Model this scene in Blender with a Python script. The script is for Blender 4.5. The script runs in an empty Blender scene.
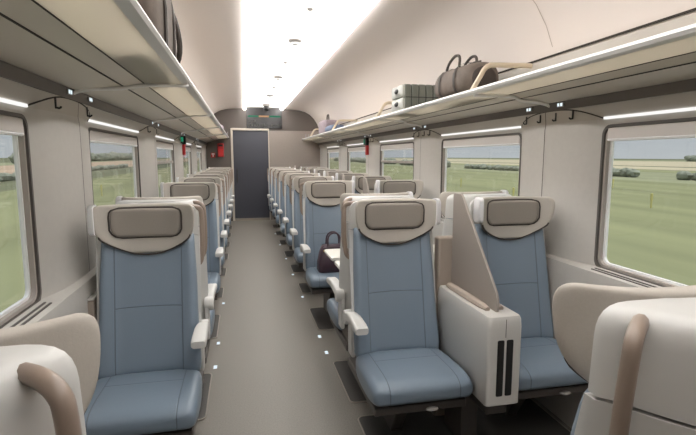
import bpy, bmesh, math, random
from mathutils import Vector, Matrix
random.seed(7)
SC = bpy.context.scene
COL = SC.collection
PI = math.pi

# ------------------------------------------------------------------ materials
def srgb(r, g, b):
    f = lambda c: (c/255/12.92) if c/255 <= .04045 else ((c/255+.055)/1.055)**2.4
    return (f(r), f(g), f(b), 1)

def mat(name, col, rough=.5, metal=0, noise=None, bump=None, emit=None, spec=None, coat=0):
    m = bpy.data.materials.new(name); m.use_nodes = True
    nt = m.node_tree; b = nt.nodes['Principled BSDF']
    b.inputs['Base Color'].default_value = col
    b.inputs['Roughness'].default_value = rough
    b.inputs['Metallic'].default_value = metal
    if spec is not None: b.inputs['Specular IOR Level'].default_value = spec
    if coat: b.inputs['Coat Weight'].default_value = coat
    if emit:
        b.inputs['Emission Color'].default_value = emit[0]; b.inputs['Emission Strength'].default_value = emit[1]
    tc = nt.nodes.new('ShaderNodeTexCoord')
    if noise:                                   # (scale, amount, (sx,sy,sz))
        mp = nt.nodes.new('ShaderNodeMapping'); mp.inputs['Scale'].default_value = noise[2] if len(noise) > 2 else (1, 1, 1)
        n = nt.nodes.new('ShaderNodeTexNoise'); n.inputs['Scale'].default_value = noise[0]; n.inputs['Detail'].default_value = 4
        nt.links.new(tc.outputs['Object'], mp.inputs[0]); nt.links.new(mp.outputs[0], n.inputs[0])
        r = nt.nodes.new('ShaderNodeValToRGB')
        a = noise[1]
        r.color_ramp.elements[0].position = .3; r.color_ramp.elements[1].position = .7
        r.color_ramp.elements[0].color = (col[0]*(1-a), col[1]*(1-a), col[2]*(1-a), 1)
        r.color_ramp.elements[1].color = (min(1, col[0]*(1+a)), min(1, col[1]*(1+a)), min(1, col[2]*(1+a)), 1)
        nt.links.new(n.outputs[0], r.inputs[0]); nt.links.new(r.outputs[0], b.inputs['Base Color'])
    if bump:                                    # (scale, strength)
        n = nt.nodes.new('ShaderNodeTexNoise'); n.inputs['Scale'].default_value = bump[0]; n.inputs['Detail'].default_value = 3
        nt.links.new(tc.outputs['Object'], n.inputs[0])
        bp = nt.nodes.new('ShaderNodeBump'); bp.inputs['Strength'].default_value = bump[1]; bp.inputs['Distance'].default_value = .002
        nt.links.new(n.outputs[0], bp.inputs['Height']); nt.links.new(bp.outputs[0], b.inputs['Normal'])
    return m

def leather(name, col, kind):
    """Leather with stitched seams running at fixed places of the cushion."""
    m = mat(name, col, .36, spec=.5)
    nt = m.node_tree; b = nt.nodes['Principled BSDF']; L = nt.links
    tc = nt.nodes.new('ShaderNodeTexCoord'); sep = nt.nodes.new('ShaderNodeSeparateXYZ')
    L.new(tc.outputs['Object'], sep.inputs[0])
    def math_(op, a, bv=None):
        n = nt.nodes.new('ShaderNodeMath'); n.operation = op
        for i, v in enumerate((a, bv)):
            if v is None: continue
            if isinstance(v, (int, float)): n.inputs[i].default_value = v
            else: L.new(v, n.inputs[i])
        return n.outputs[0]
    def line(c, at, w, absolute=False):
        v = math_('ABSOLUTE', c) if absolute else c
        d = math_('ABSOLUTE', math_('SUBTRACT', v, at))
        n = nt.nodes.new('ShaderNodeMapRange'); n.inputs['From Min'].default_value = 0; n.inputs['From Max'].default_value = w
        n.inputs['To Min'].default_value = 1; n.inputs['To Max'].default_value = 0; n.interpolation_type = 'SMOOTHSTEP'
        L.new(d, n.inputs['Value']); return n.outputs[0]
    X, Y, Z = sep.outputs
    side = line(X, .145 if kind == 'back' else .16, .004, True)
    inner = math_('LESS_THAN', math_('ABSOLUTE', X), .145 if kind == 'back' else .16)
    cross = math_('MULTIPLY', line(Z, .735, .004) if kind == 'back' else line(Y, -.15, .005), inner)
    s = math_('MAXIMUM', side, cross)
    mx = nt.nodes.new('ShaderNodeMixRGB'); mx.inputs[1].default_value = col
    mx.inputs[2].default_value = (col[0]*.45, col[1]*.45, col[2]*.45, 1)
    L.new(math_('MULTIPLY', s, .8), mx.inputs[0]); L.new(mx.outputs[0], b.inputs['Base Color'])
    n = nt.nodes.new('ShaderNodeTexNoise'); n.inputs['Scale'].default_value = 160
    L.new(tc.outputs['Object'], n.inputs[0])
    h = math_('SUBTRACT', math_('MULTIPLY', n.outputs[0], .12), s)
    bp = nt.nodes.new('ShaderNodeBump'); bp.inputs['Strength'].default_value = .5; bp.inputs['Distance'].default_value = .004
    L.new(h, bp.inputs['Height']); L.new(bp.outputs[0], b.inputs['Normal'])
    return m

def emission(name, col, s):
    m = bpy.data.materials.new(name); m.use_nodes = True; nt = m.node_tree; nt.nodes.clear()
    e = nt.nodes.new('ShaderNodeEmission'); e.inputs[0].default_value = col; e.inputs[1].default_value = s
    o = nt.nodes.new('ShaderNodeOutputMaterial'); nt.links.new(e.outputs[0], o.inputs[0]); return m

def glass(name, tint, refl):
    m = bpy.data.materials.new(name); m.use_nodes = True; nt = m.node_tree; nt.nodes.clear()
    t = nt.nodes.new('ShaderNodeBsdfTransparent'); t.inputs[0].default_value = tint
    g = nt.nodes.new('ShaderNodeBsdfGlossy'); g.inputs['Roughness'].default_value = .02
    lw = nt.nodes.new('ShaderNodeLayerWeight'); lw.inputs[0].default_value = .5
    pw = nt.nodes.new('ShaderNodeMath'); pw.operation = 'POWER'; pw.inputs[1].default_value = 5
    mu = nt.nodes.new('ShaderNodeMath'); mu.operation = 'MULTIPLY_ADD'; mu.inputs[1].default_value = refl*.9; mu.inputs[2].default_value = .035*refl
    nt.links.new(lw.outputs['Facing'], pw.inputs[0]); nt.links.new(pw.outputs[0], mu.inputs[0])
    mx = nt.nodes.new('ShaderNodeMixShader'); o = nt.nodes.new('ShaderNodeOutputMaterial')
    nt.links.new(mu.outputs[0], mx.inputs[0])
    nt.links.new(t.outputs[0], mx.inputs[1]); nt.links.new(g.outputs[0], mx.inputs[2]); nt.links.new(mx.outputs[0], o.inputs[0])
    return m

def frosted(name, col):
    m = bpy.data.materials.new(name); m.use_nodes = True; nt = m.node_tree; nt.nodes.clear()
    d = nt.nodes.new('ShaderNodeBsdfDiffuse'); d.inputs[0].default_value = col
    t = nt.nodes.new('ShaderNodeBsdfTranslucent'); t.inputs[0].default_value = col
    g = nt.nodes.new('ShaderNodeBsdfGlossy'); g.inputs['Roughness'].default_value = .12
    a = nt.nodes.new('ShaderNodeMixShader'); a.inputs[0].default_value = .7
    b = nt.nodes.new('ShaderNodeMixShader'); b.inputs[0].default_value = .14
    o = nt.nodes.new('ShaderNodeOutputMaterial'); L = nt.links
    L.new(d.outputs[0], a.inputs[1]); L.new(t.outputs[0], a.inputs[2]); L.new(a.outputs[0], b.inputs[1]); L.new(g.outputs[0], b.inputs[2])
    L.new(b.outputs[0], o.inputs[0]); return m

M = {}
M['leather_back'] = leather('blue_leather_back', srgb(126, 140, 154), 'back')
M['leather_seat'] = leather('blue_leather_seat', srgb(120, 134, 148), 'seat')
M['fabric'] = mat('taupe_fabric', srgb(187, 180, 171), .85, noise=(220, .025), bump=(420, .12))
M['pad'] = mat('taupe_pad', srgb(152, 144, 136), .9, noise=(260, .03), bump=(420, .15))
M['shell'] = mat('cream_shell', srgb(207, 206, 203), .36)
M['cap'] = mat('white_cap', srgb(235, 234, 236), .3)
M['handle'] = mat('taupe_handle', srgb(150, 134, 122), .35)
M['dark'] = mat('dark_plastic', srgb(58, 55, 54), .5)
M['black'] = mat('black_plastic', srgb(24, 23, 23), .45)
M['groove'] = mat('piping_and_shadow_line', srgb(70, 63, 58), .7)
M['frame'] = mat('grey_seat_frame', srgb(92, 86, 82), .45, metal=.3)
M['console'] = mat('console_plastic', srgb(202, 199, 194), .42)
M['console_pad'] = mat('console_pad', srgb(168, 155, 143), .6)
M['screen'] = mat('privacy_screen', srgb(158, 149, 141), .45)
M['wall'] = mat('wall_panel', srgb(190, 186, 180), .55, noise=(30, .02))
M['header'] = mat('header_panel', srgb(184, 178, 169), .55)
M['ceiling'] = mat('ceiling_side', srgb(227, 217, 211), .55)
M['ceiling_mid'] = mat('glowing_ceiling_middle', srgb(246, 243, 239), .5, emit=((1, .985, .96, 1), .58))  # panel emission added to brighten the ceiling centre and the cabin
M['line'] = mat('panel_gap', srgb(58, 52, 47), .8)
M['rail'] = mat('rail_grey', srgb(88, 82, 77), .45, metal=.2)
M['rack'] = mat('rack_panel', srgb(206, 197, 184), .35)
M['lip'] = mat('rack_lip', srgb(226, 224, 222), .3)
M['hoop'] = mat('rack_hoop', srgb(206, 191, 168), .45)
M['frost'] = frosted('frosted_rack_glass', srgb(236, 231, 220))
M['white'] = mat('white_trim', srgb(240, 240, 240), .35)
M['gasket'] = mat('dark_gasket', srgb(92, 87, 83), .6)
M['recess'] = mat('window_surround', srgb(168, 160, 153), .5)
M['blind'] = mat('roller_blind', srgb(214, 208, 204), .8)
M['pane'] = glass('window_glass', (.95, .96, .96, 1), .6)
M['endwall'] = mat('end_wall_taupe', srgb(146, 136, 129), .5, noise=(40, .03))
M['endtop'] = mat('end_wall_dark', srgb(96, 88, 83), .5)
M['doorglass'] = mat('dark_door_glass', srgb(70, 71, 80), .3)
M['doorframe'] = mat('door_frame', srgb(205, 196, 184), .45)
M['floor'] = mat('speckled_floor', srgb(124, 119, 112), .5, noise=(140, .16), bump=(200, .1))
M['mat'] = mat('dark_floor_plate', srgb(74, 71, 68), .6, noise=(160, .12))
M['matedge'] = mat('floor_plate_edge', srgb(150, 142, 132), .4)
M['strip'] = emission('ceiling_light_strip', (1, .99, .97, 1), 15)
M['led'] = emission('cool_led', (.8, .92, 1, 1), 1.0)
M['barlight'] = emission('window_light_bar', (1, .985, .96, 1), .85)
M['lens'] = emission('lamp_lens', (1, .97, .92, 1), 1.6)
M['fixture'] = mat('fixture_grey', srgb(150, 145, 140), .4)
M['red'] = mat('red_box', srgb(178, 32, 34), .4)
M['redplate'] = mat('red_plate', srgb(196, 40, 40), .5)  # brighter red for the sign plate and cabinet panel
M['green'] = emission('green_sign', (.03, .3, .16, 1), .6)
M['amber'] = emission('amber_bar', (.62, .36, .2, 1), .8)
M['glyph'] = emission('screen_glyphs', (.4, .39, .34, 1), .3)
M['display'] = mat('display_black', srgb(38, 36, 36), .25)
M['case'] = mat('suitcase_shell', srgb(106, 109, 101), .4)
M['case_dark'] = mat('suitcase_groove', srgb(48, 48, 45), .6)
M['case_end'] = mat('suitcase_end', srgb(165, 166, 160), .4)
M['duffel'] = mat('brown_canvas', srgb(106, 95, 87), .75, noise=(14, .16), bump=(60, .5))
M['duffel_dark'] = mat('brown_leather_trim', srgb(64, 56, 51), .6)
M['ruck'] = mat('dark_canvas', srgb(84, 73, 65), .8, noise=(12, .18), bump=(50, .5))
M['ruck_light'] = mat('light_canvas', srgb(176, 164, 150), .8)
M['mauve'] = mat('mauve_fabric', srgb(150, 136, 142), .8, noise=(20, .1))
M['bluebag'] = mat('blue_grey_fabric', srgb(104, 116, 138), .8, noise=(20, .1))
M['net'] = mat('grey_rack_end', srgb(150, 150, 150), .4)
M['purple'] = mat('dark_purple_leather', srgb(66, 48, 58), .45, bump=(90, .3))
M['gold'] = mat('gold_clasp', srgb(196, 160, 96), .3, metal=.8)
M['table'] = mat('white_table', srgb(238, 233, 224), .35)
M['yellow'] = mat('yellow_reflection', srgb(196, 190, 124), .7)
M['leaf'] = mat('hazed_hedge_leaves', srgb(140, 146, 132), .9, noise=(1.2, .3))  # distance haze mixed into the leaf colour, paler than real foliage
M['trunk'] = mat('bark', srgb(80, 72, 62), .9)
M['hill'] = mat('distant_hill', srgb(112, 118, 108), 1)

# ------------------------------------------------------------------ mesh helpers
def finish(name, bm, material, parent=None, smooth=True, sub=0, bevel=0, angle=40):
    bmesh.ops.remove_doubles(bm, verts=bm.verts, dist=1e-5)
    bmesh.ops.recalc_face_normals(bm, faces=bm.faces)
    me = bpy.data.meshes.new(name); bm.to_mesh(me); bm.free()
    mats = material if isinstance(material, (list, tuple)) else [material]
    for m in mats: me.materials.append(m)
    o = bpy.data.objects.new(name, me); COL.objects.link(o)
    if bevel:
        b = o.modifiers.new('bevel', 'BEVEL'); b.width = bevel; b.segments = 3; b.limit_method = 'ANGLE'; b.angle_limit = math.radians(35)
    if sub:
        s = o.modifiers.new('sub', 'SUBSURF'); s.levels = sub; s.render_levels = sub
    if smooth:
        for p in me.polygons: p.use_smooth = True
        if not sub:
            try: me.set_sharp_from_angle(angle=math.radians(angle))
            except Exception: pass
    if parent: o.parent = parent
    return o

def box(bm, x0, x1, y0, y1, z0, z1, mi=0):
    v = [bm.verts.new(p) for p in ((x0,y0,z0),(x1,y0,z0),(x1,y1,z0),(x0,y1,z0),(x0,y0,z1),(x1,y0,z1),(x1,y1,z1),(x0,y1,z1))]
    for f in ((3,2,1,0),(4,5,6,7),(0,1,5,4),(1,2,6,5),(2,3,7,6),(3,0,4,7)):
        bm.faces.new([v[i] for i in f]).material_index = mi

def prism(bm, poly, axis, a, b, mi=0):
    """Extrude a polygon (pairs) along axis 'x','y','z' between a and b."""
    def P(p, t): return {'x': (t, p[0], p[1]), 'y': (p[0], t, p[1]), 'z': (p[0], p[1], t)}[axis]
    A = [bm.verts.new(P(p, a)) for p in poly]; B = [bm.verts.new(P(p, b)) for p in poly]
    n = len(poly)
    bm.faces.new(A).material_index = mi; bm.faces.new(B[::-1]).material_index = mi
    for i in range(n): bm.faces.new((A[i], A[(i+1) % n], B[(i+1) % n], B[i])).material_index = mi

def loft(bm, rings, cap=True, mi=0):
    R = [[bm.verts.new(p) for p in r] for r in rings]
    n = len(R[0])
    for a, b in zip(R, R[1:]):
        for i in range(n): bm.faces.new((a[i], a[(i+1) % n], b[(i+1) % n], b[i])).material_index = mi
    if cap:
        bm.faces.new(R[0][::-1]).material_index = mi; bm.faces.new(R[-1]).material_index = mi

def tube(bm, pts, r, n=10, mi=0, flat=1.0, closed=False):
    """Round bar through points; flat squeezes it along its second axis."""
    pts = [Vector(p) for p in pts]; N = len(pts); rings = []
    up = Vector((0, 0, 1)); prev = None
    for i, p in enumerate(pts):
        a = pts[(i-1) % N] if (closed or i > 0) else p
        b = pts[(i+1) % N] if (closed or i < N-1) else p
        t = (b-a).normalized()
        if prev is None:
            ref = up if abs(t.z) < .9 else Vector((1, 0, 0)); u = t.cross(ref).normalized()
        else:
            u = (prev - t*prev.dot(t)).normalized()
        prev = u; w = t.cross(u)
        rr = r[i] if isinstance(r, (list, tuple)) else r
        rings.append([p + u*math.cos(2*PI*k/n)*rr + w*math.sin(2*PI*k/n)*rr*flat for k in range(n)])
    if closed: rings.append(rings[0])
    loft(bm, rings, cap=not closed, mi=mi)

def smooth_path(pts, k=4):
    """Catmull-Rom through points."""
    P = [Vector(p) for p in pts]; out = []
    for i in range(len(P)-1):
        p0 = P[max(0, i-1)]; p1 = P[i]; p2 = P[i+1]; p3 = P[min(len(P)-1, i+2)]
        for j in range(k):
            t = j/k
            out.append(.5*((2*p1)+(-p0+p2)*t+(2*p0-5*p1+4*p2-p3)*t*t+(-p0+3*p1-3*p2+p3)*t**3))
    out.append(P[-1]); return out

def rrect(w, h, r, n=4, cx=0, cy=0):
    """Rounded rectangle outline, half sizes w and h."""
    out = []
    for q, (sx, sy) in enumerate(((1, 1), (-1, 1), (-1, -1), (1, -1))):
        for k in range(n+1):
            a = PI/2*q + PI/2*k/n
            out.append((cx+sx*(w-r)+r*math.cos(a), cy+sy*(h-r)+r*math.sin(a)))
    return out

def sphere(bm, c, r, u=14, v=8, sq=(1, 1, 1), mi=0):
    res = bmesh.ops.create_uvsphere(bm, u_segments=u, v_segments=v, radius=r)
    for w in res['verts']: w.co = Vector((w.co.x*sq[0], w.co.y*sq[1], w.co.z*sq[2])) + Vector(c)
    for w in res['verts']:
        for f in w.link_faces: f.material_index = mi

def lathe(bm, prof, c, n=20, axis='z', mi=0):
    rings = []
    for r, h in prof:
        ring = []
        for k in range(n):
            a = 2*PI*k/n; x, y = max(r, 1e-4)*math.cos(a), max(r, 1e-4)*math.sin(a)
            p = {'z': (x, y, h), 'x': (h, x, y), 'y': (x, h, y)}[axis]
            ring.append(Vector(p)+Vector(c))
        rings.append(ring)
    loft(bm, rings, mi=mi)

def interp(tab, z):
    if z <= tab[0][0]: return tab[0][1]
    for (a, p), (b, q) in zip(tab, tab[1:]):
        if z <= b: return p + (q-p)*(z-a)/(b-a)
    return tab[-1][1]

def sheet(bm, zs, hw, front, thick, nu=16, edge=.3):
    """Upholstered sheet: outline half width hw(z), front face y=front(x,z), depth thick(x,z), thin rounded rim."""
    F, B = [], []
    for j, z in enumerate(zs):
        fr, br = [], []
        for i in range(nu+1):
            u = -1 + 2*i/nu; u = math.copysign(1-(1-abs(u))**1.35, u)
            x = u*hw(z); y = front(x, z); t = thick(x, z)
            rim = i in (0, nu) or j in (0, len(zs)-1)
            e = (1-edge)/2*t if rim else 0
            fr.append(bm.verts.new((x, y+e, z))); br.append(bm.verts.new((x, y+t-e, z)))
        F.append(fr); B.append(br)
    m = len(zs)-1
    for j in range(m):
        for i in range(nu):
            bm.faces.new((F[j][i], F[j][i+1], F[j+1][i+1], F[j+1][i]))
            bm.faces.new((B[j][i+1], B[j][i], B[j+1][i], B[j+1][i+1]))
        bm.faces.new((B[j][0], F[j][0], F[j+1][0], B[j+1][0]))
        bm.faces.new((F[j][nu], B[j][nu], B[j+1][nu], F[j+1][nu]))
    for i in range(nu):
        bm.faces.new((F[0][i+1], F[0][i], B[0][i], B[0][i+1]))
        bm.faces.new((F[m][i], F[m][i+1], B[m][i+1], B[m][i]))

def new(): return bmesh.new()

def thing(name, label, cat, loc=(0, 0, 0), rz=0, group=None):
    o = bpy.data.objects.new(name, None); COL.objects.link(o); o.empty_display_size = .1
    o.location = loc; o.rotation_euler = (0, 0, rz)
    o['label'] = label; o['category'] = cat
    if group: o['group'] = group
    return o

def tag(o, label, cat, group=None, kind=None):
    o['label'] = label; o['category'] = cat
    if group: o['group'] = group
    if kind: o['kind'] = kind
    return o

def struct(o): o['kind'] = 'structure'; return o

def copy_tree(o, parent=None):
    c = o.copy(); COL.objects.link(c)
    if parent: c.parent = parent
    for ch in list(KIDS.get(o.name, [])):
        k = copy_tree(ch, c); KIDS.setdefault(c.name, []).append(k)
    return c
KIDS = {}
def note_kids():
    KIDS.clear()
    for o in COL.objects:
        if o.parent: KIDS.setdefault(o.parent.name, []).append(o)

ORD = ['first', 'second', 'third', 'fourth', 'fifth', 'sixth', 'seventh', 'eighth', 'ninth', 'tenth']

# ------------------------------------------------------------------ dimensions (metres; +Y down the aisle, camera above the origin)
XL, XR = -.78, 1.74          # window planes
Y0, Y1 = -1.3, 10.87
LAMP0 = -.5         # ceiling lights stop here, cut short to darken the near seat backs
CX = .48
PITCH = 1.965
WINL = [(.80+PITCH*k, 2.015+PITCH*k) for k in range(0, 5)]
WINR = [(.82+PITCH*k, 2.06+PITCH*k) for k in range(0, 5)]
WIN_Z0, WIN_Z1 = .87, 1.565

# ------------------------------------------------------------------ setting
bm = new(); box(bm, XL-.1, XR+.1, Y0, Y1, -.08, 0); struct(finish('floor', bm, M['floor'], smooth=False))

# ceiling: middle panel, light coves, curved sides
side = [(.43, 2.452), (.6, 2.45), (.78, 2.435), (.92, 2.40), (1.03, 2.34), (1.12, 2.25), (1.19, 2.14), (1.235, 2.03), (1.255, 1.965)]
bm = new()
prof = [(-.365, 2.49), (.365, 2.49)]
def strip_faces(bm, prof, mi, ya=Y0, yb=Y1):
    A = [bm.verts.new((CX+x, ya, z)) for x, z in prof]; B = [bm.verts.new((CX+x, yb, z)) for x, z in prof]
    for i in range(len(prof)-1): bm.faces.new((A[i], A[i+1], B[i+1], B[i])).material_index = mi
strip_faces(bm, prof, 0, LAMP0)
strip_faces(bm, prof, 1, Y0, LAMP0)
for s in (-1, 1):
    strip_faces(bm, [(s*.365, 2.49), (s*.365, 2.515), (s*.43, 2.515), (s*.43, 2.452)], 1)
    strip_faces(bm, [(s*x, z) for x, z in side] + [(s*1.27, 1.955)], 1)
ceil = finish('ceiling', bm, [M['ceiling_mid'], M['ceiling']], angle=30); struct(ceil)
# panel joints across the side ceiling and along the lower edge
for s, nm in ((-1, 'trim_7'), (1, 'trim_8')):
    bm = new()
    strip_faces(bm, [(s*1.2425, 1.989), (s*1.2462, 1.978)], 0)
    t = struct(finish(nm, bm, M['line']))
bm = new()
n = 0
for y in (2.47,):
    for s in (-1, 1):
        pr = [(s*(x-.003), z-.002) for x, z in side[1:-1]]
        A = [bm.verts.new((CX+x, y, z)) for x, z in pr]; B = [bm.verts.new((CX+x, y+.006, z)) for x, z in pr]
        for i in range(len(pr)-1): bm.faces.new((A[i], A[i+1], B[i+1], B[i]))
struct(finish('trim_9', bm, mat('ceiling_seam', srgb(176, 163, 152), .7)))

for s, side_name in ((-1, 'left'), (1, 'right')):
    bm = new()
    xc = CX+s*.40
    pr = [(xc+.03, 2.474)] + [(xc+.03*math.cos(q*PI/8), 2.453-.03*math.sin(q*PI/8)) for q in range(9)] + [(xc-.03, 2.474)]
    prism(bm, pr, 'y', LAMP0, Y1-.01)
    o = finish('ceiling_light', bm, M['strip'], smooth=False)
    tag(o, 'long slim light strip along the %s side of the white ceiling panel' % side_name, 'ceiling light', 'ceiling light strips')

# side walls ------------------------------------------------------
def wall(side_name, X, s):
    """s=+1 for the left wall (cabin towards +x), -1 for the right."""
    bm = new(); WINS = WINL if s > 0 else WINR
    ys = sorted(set([Y0, Y1] + [y for w in WINS for y in w]))
    # y samples
    samples = []
    for a, b in zip(ys, ys[1:]):
        iswin = (a, b) in WINS
        k = 2 if iswin else 10
        for i in range(k): samples.append((a+(b-a)*i/k, iswin, a, b))
    samples.append((Y1, False, Y1, Y1))
    def bulge(y, a, b, iswin):
        if iswin or b-a < .01: return 0
        h = (b-a)/2; c = (a+b)/2; t = abs(y-c)/h
        return .048*(1-t**3.2)
    zs = [0, .80, .858, .87, 1.22, WIN_Z1, 1.60, 1.685, 1.73, 1.97]
    cols = []
    for y, iswin, a, b in samples:
        d = bulge(y, a, b, iswin)
        hd = .052
        prof = [.085, .085, .078, d, d, d, d*.9+0, hd, 0.02, 0.02]
        cols.append([bm.verts.new((X+s*prof[i], y, zs[i])) for i in range(len(zs))])
    for (c0, c1, smp) in zip(cols, cols[1:], samples):
        for i in range(len(zs)-1):
            if smp[1] and i in (3, 4): continue
            bm.faces.new((c0[i], c1[i], c1[i+1], c0[i+1])).material_index = 1 if i >= 6 else 0
    struct(finish('wall_'+side_name, bm, [M['wall'], M['header']], angle=28))
wall('left', XL, 1); wall('right', XR, -1)

# back wall, and an unseen front wall added behind the camera to contain light
endprof = [(s*x, z) for s in (1,) for x, z in side[::-1]]
def end_outline():
    right = [(CX+x, z) for x, z in [(1.26, 1.955)] + side[::-1]]
    left = [(CX-x, z) for x, z in side + [(1.26, 1.955)]]
    return [(XR+.0, 0.0)] + [(XR, 1.95)] + right + [(CX+.365, 2.52), (CX-.365, 2.52)] + left + [(XL, 1.95), (XL, 0.0)]
bm = new(); prism(bm, end_outline(), 'y', Y0-.06, Y0); struct(finish('wall_unseen_front', bm, M['endwall'], smooth=False))
# end wall with doorway: left piece, right piece, lintel
DX0, DX1, DZ = -.185, .575, 1.985
bm = new()
right = [(CX+x, z) for x, z in [(1.26, 1.955)] + side[::-1]]
left = [(CX-x, z) for x, z in side + [(1.26, 1.955)]]
prism(bm, [(XR, 0), (XR, 1.9), (DX1, 1.9), (DX1, 0)], 'y', Y1, Y1+.1, 0)
prism(bm, [(DX0, 0), (DX0, 1.9), (XL, 1.9), (XL, 0)], 'y', Y1, Y1+.1, 1)
prism(bm, [(DX0, 1.9), (DX0, DZ), (XL, DZ), (XL, 1.9)], 'y', Y1, Y1+.1, 1)
prism(bm, [(DX1, 1.9), (XR, 1.9), (XR, DZ), (DX1, DZ)], 'y', Y1, Y1+.1, 0)
top = [(XR-.005, DZ)] + [p for p in right if p[1] > DZ] + [(CX+.365, 2.52), (CX-.365, 2.52)] + [p for p in left if p[1] > DZ] + [(XL+.005, DZ)]
prism(bm, top, 'y', Y1, Y1+.1, 1)
struct(finish('wall_back', bm, [M['endwall'], M['endtop']], smooth=False))
# door
bm = new(); box(bm, DX0, DX1, Y1+.03, Y1+.06, 0, DZ); door = struct(finish('door_1', bm, M['doorglass'], smooth=False))
bm = new()
box(bm, DX0-.045, DX0, Y1-.02, Y1+.05, 0, DZ+.045); box(bm, DX1, DX1+.02, Y1-.012, Y1+.05, 0, DZ); box(bm, DX0, DX1+.02, Y1-.02, Y1+.05, DZ, DZ+.045)
finish('door_frame', bm, M['doorframe'], door, bevel=.006)
bm = new(); box(bm, DX0, DX1, Y1+.015, Y1+.03, 0, .05); finish('threshold', bm, M['matedge'], door)
bm = new(); box(bm, DX0+.06, DX0+.085, Y1+.005, Y1+.03, .85, 1.15); finish('door_handle', bm, M['dark'], door, bevel=.005)

# windows ------------------------------------------------------------
def frame_ring(bm, a, b, z0, z1, r, wid, x0, x1, mi=0):
    """Rounded rectangular ring in the y-z plane between x0 and x1."""
    hy, hz, cy, cz = (b-a)/2, (z1-z0)/2, (a+b)/2, (z0+z1)/2
    O = rrect(hy, hz, r, 5, cy, cz); I = rrect(hy-wid, hz-wid, max(.004, r-wid*.6), 5, cy, cz)
    n = len(O)
    V = [[bm.verts.new((x, p[0], p[1])) for p in L] for x in (x0, x1) for L in (O, I)]
    for i in range(n):
        j = (i+1) % n
        for A, B in ((V[0], V[1]), (V[3], V[2]), (V[2], V[0]), (V[1], V[3])):
            bm.faces.new((A[i], A[j], B[j], B[i])).material_index = mi
wn = 0
for X, s in ((XL, 1), (XR, -1)):
    WINS = WINL if s > 0 else WINR
    for k, (a, b) in enumerate(WINS):
        wn += 1
        bm = new(); frame_ring(bm, a-.012, b+.012, WIN_Z0-.012, WIN_Z1+.008, .05, .013, X-s*.035, X+s*.006)
        w = struct(finish('window_%d' % wn, bm, M['gasket'], angle=30))
        bm = new(); frame_ring(bm, a+.004, b-.004, WIN_Z0+.003, WIN_Z1-.006, .045, .012, X-s*.035, X-s*.002)
        finish('window_surround', bm, M['recess'], w, angle=30)
        bm = new(); frame_ring(bm, a+.0155, b-.0155, WIN_Z0+.014, WIN_Z1-.018, .04, .011, X-s*.035, X-s*.020)
        finish('window_frame', bm, M['white'], w, angle=30)
        bm = new(); box(bm, X-s*.03-.002, X-s*.03+.002, a+.026, b-.026, WIN_Z0+.026, WIN_Z1-.026); finish('window_pane', bm, M['pane'], w, smooth=False)
        bm = new(); box(bm, min(X-s*.012, X+s*.003), max(X-s*.012, X+s*.003), a+.02, b-.02, WIN_Z1-.06, WIN_Z1-.008)
        bl = finish('roller_blind', bm, M['blind'], w, bevel=.004)
        bm = new(); tube(bm, [(X-s*.004, a+.022, WIN_Z1-.064), (X-s*.004, b-.022, WIN_Z1-.064)], .008, 8); finish('blind_bar', bm, M['white'], bl)
        bm = new(); box(bm, min(X+s*.002, X+s*.016), max(X+s*.002, X+s*.016), a+.0, b-.0, 1.599, 1.612); finish('light_bar', bm, M['barlight'], w, bevel=.003)
        if k == 2:
            bm = new(); box(bm, min(X-s*.03, X+s*.002), max(X-s*.03, X+s*.002), a+.034, b-.034, 1.345, 1.372); finish('middle_rail', bm, M['recess'], w, bevel=.004)
    # sill vent lines
    nm = 'trim_%d' % (1 if s > 0 else 2)
    bm = new()
    for (a, b) in WINS:
        for off in (.03, .05):
            xx = X+s*off; z = .8745 - .012*(off/.078)
            box(bm, xx-.004, xx+.004, a+.03, b-.03, z-.008, z-.001)
    struct(finish(nm, bm, M['gasket'], smooth=False))
    # grey service rail
    nm = 'trim_%d' % (3 if s > 0 else 4)
    bm = new(); prism(bm, [(X+s*.01, 1.735), (X+s*.01, 1.672), (X+s*.056, 1.668), (X+s*.056, 1.716), (X+s*.03, 1.735)], 'y', Y0, Y1-.001)
    struct(finish(nm, bm, M['rail'], smooth=False))
    # vertical seams on the pillars
    nm = 'trim_%d' % (5 if s > 0 else 6)
    bm = new()
    for k in range(-1, 5):
        y = 2.47+PITCH*k - (0 if s < 0 else -.0)
        if y > Y1-.1: continue
        for (za, zb, da, db) in ((.872, 1.565, .0478, .0478), (1.565, 1.60, .0478, .0434), (1.60, 1.668, .0434, .0505)):
            v = [bm.verts.new((X+s*(d+.0014), yy, z)) for d, z, yy in ((da, za, y), (da, za, y+.005), (db, zb, y+.005), (db, zb, y))]
            bm.faces.new(v)
    # dark joint that arches over each pillar
    edges = [w for w in WINS]
    for (a0, b0), (a1, b1) in zip(edges, edges[1:]+[(Y1+.3, 0)]):
        h = (a1-b0)/2; c = (a1+b0)/2; pts = []
        for i in range(25):
            t = -1+2*i/24; y = c+t*h; z = 1.602+.068*(1-abs(t)**2.6); dd = .048*(1-abs(t)**3.2)
            d0 = dd*.9; f = (z-1.6)/.085; pts.append((X+s*(d0+(.052-d0)*f-.0005), y, z))
        pts = [p for p in pts if p[1] < Y1-.01]
        if len(pts) > 2: tube(bm, pts, .0035, 6)
    struct(finish(nm, bm, M['line']))

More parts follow.
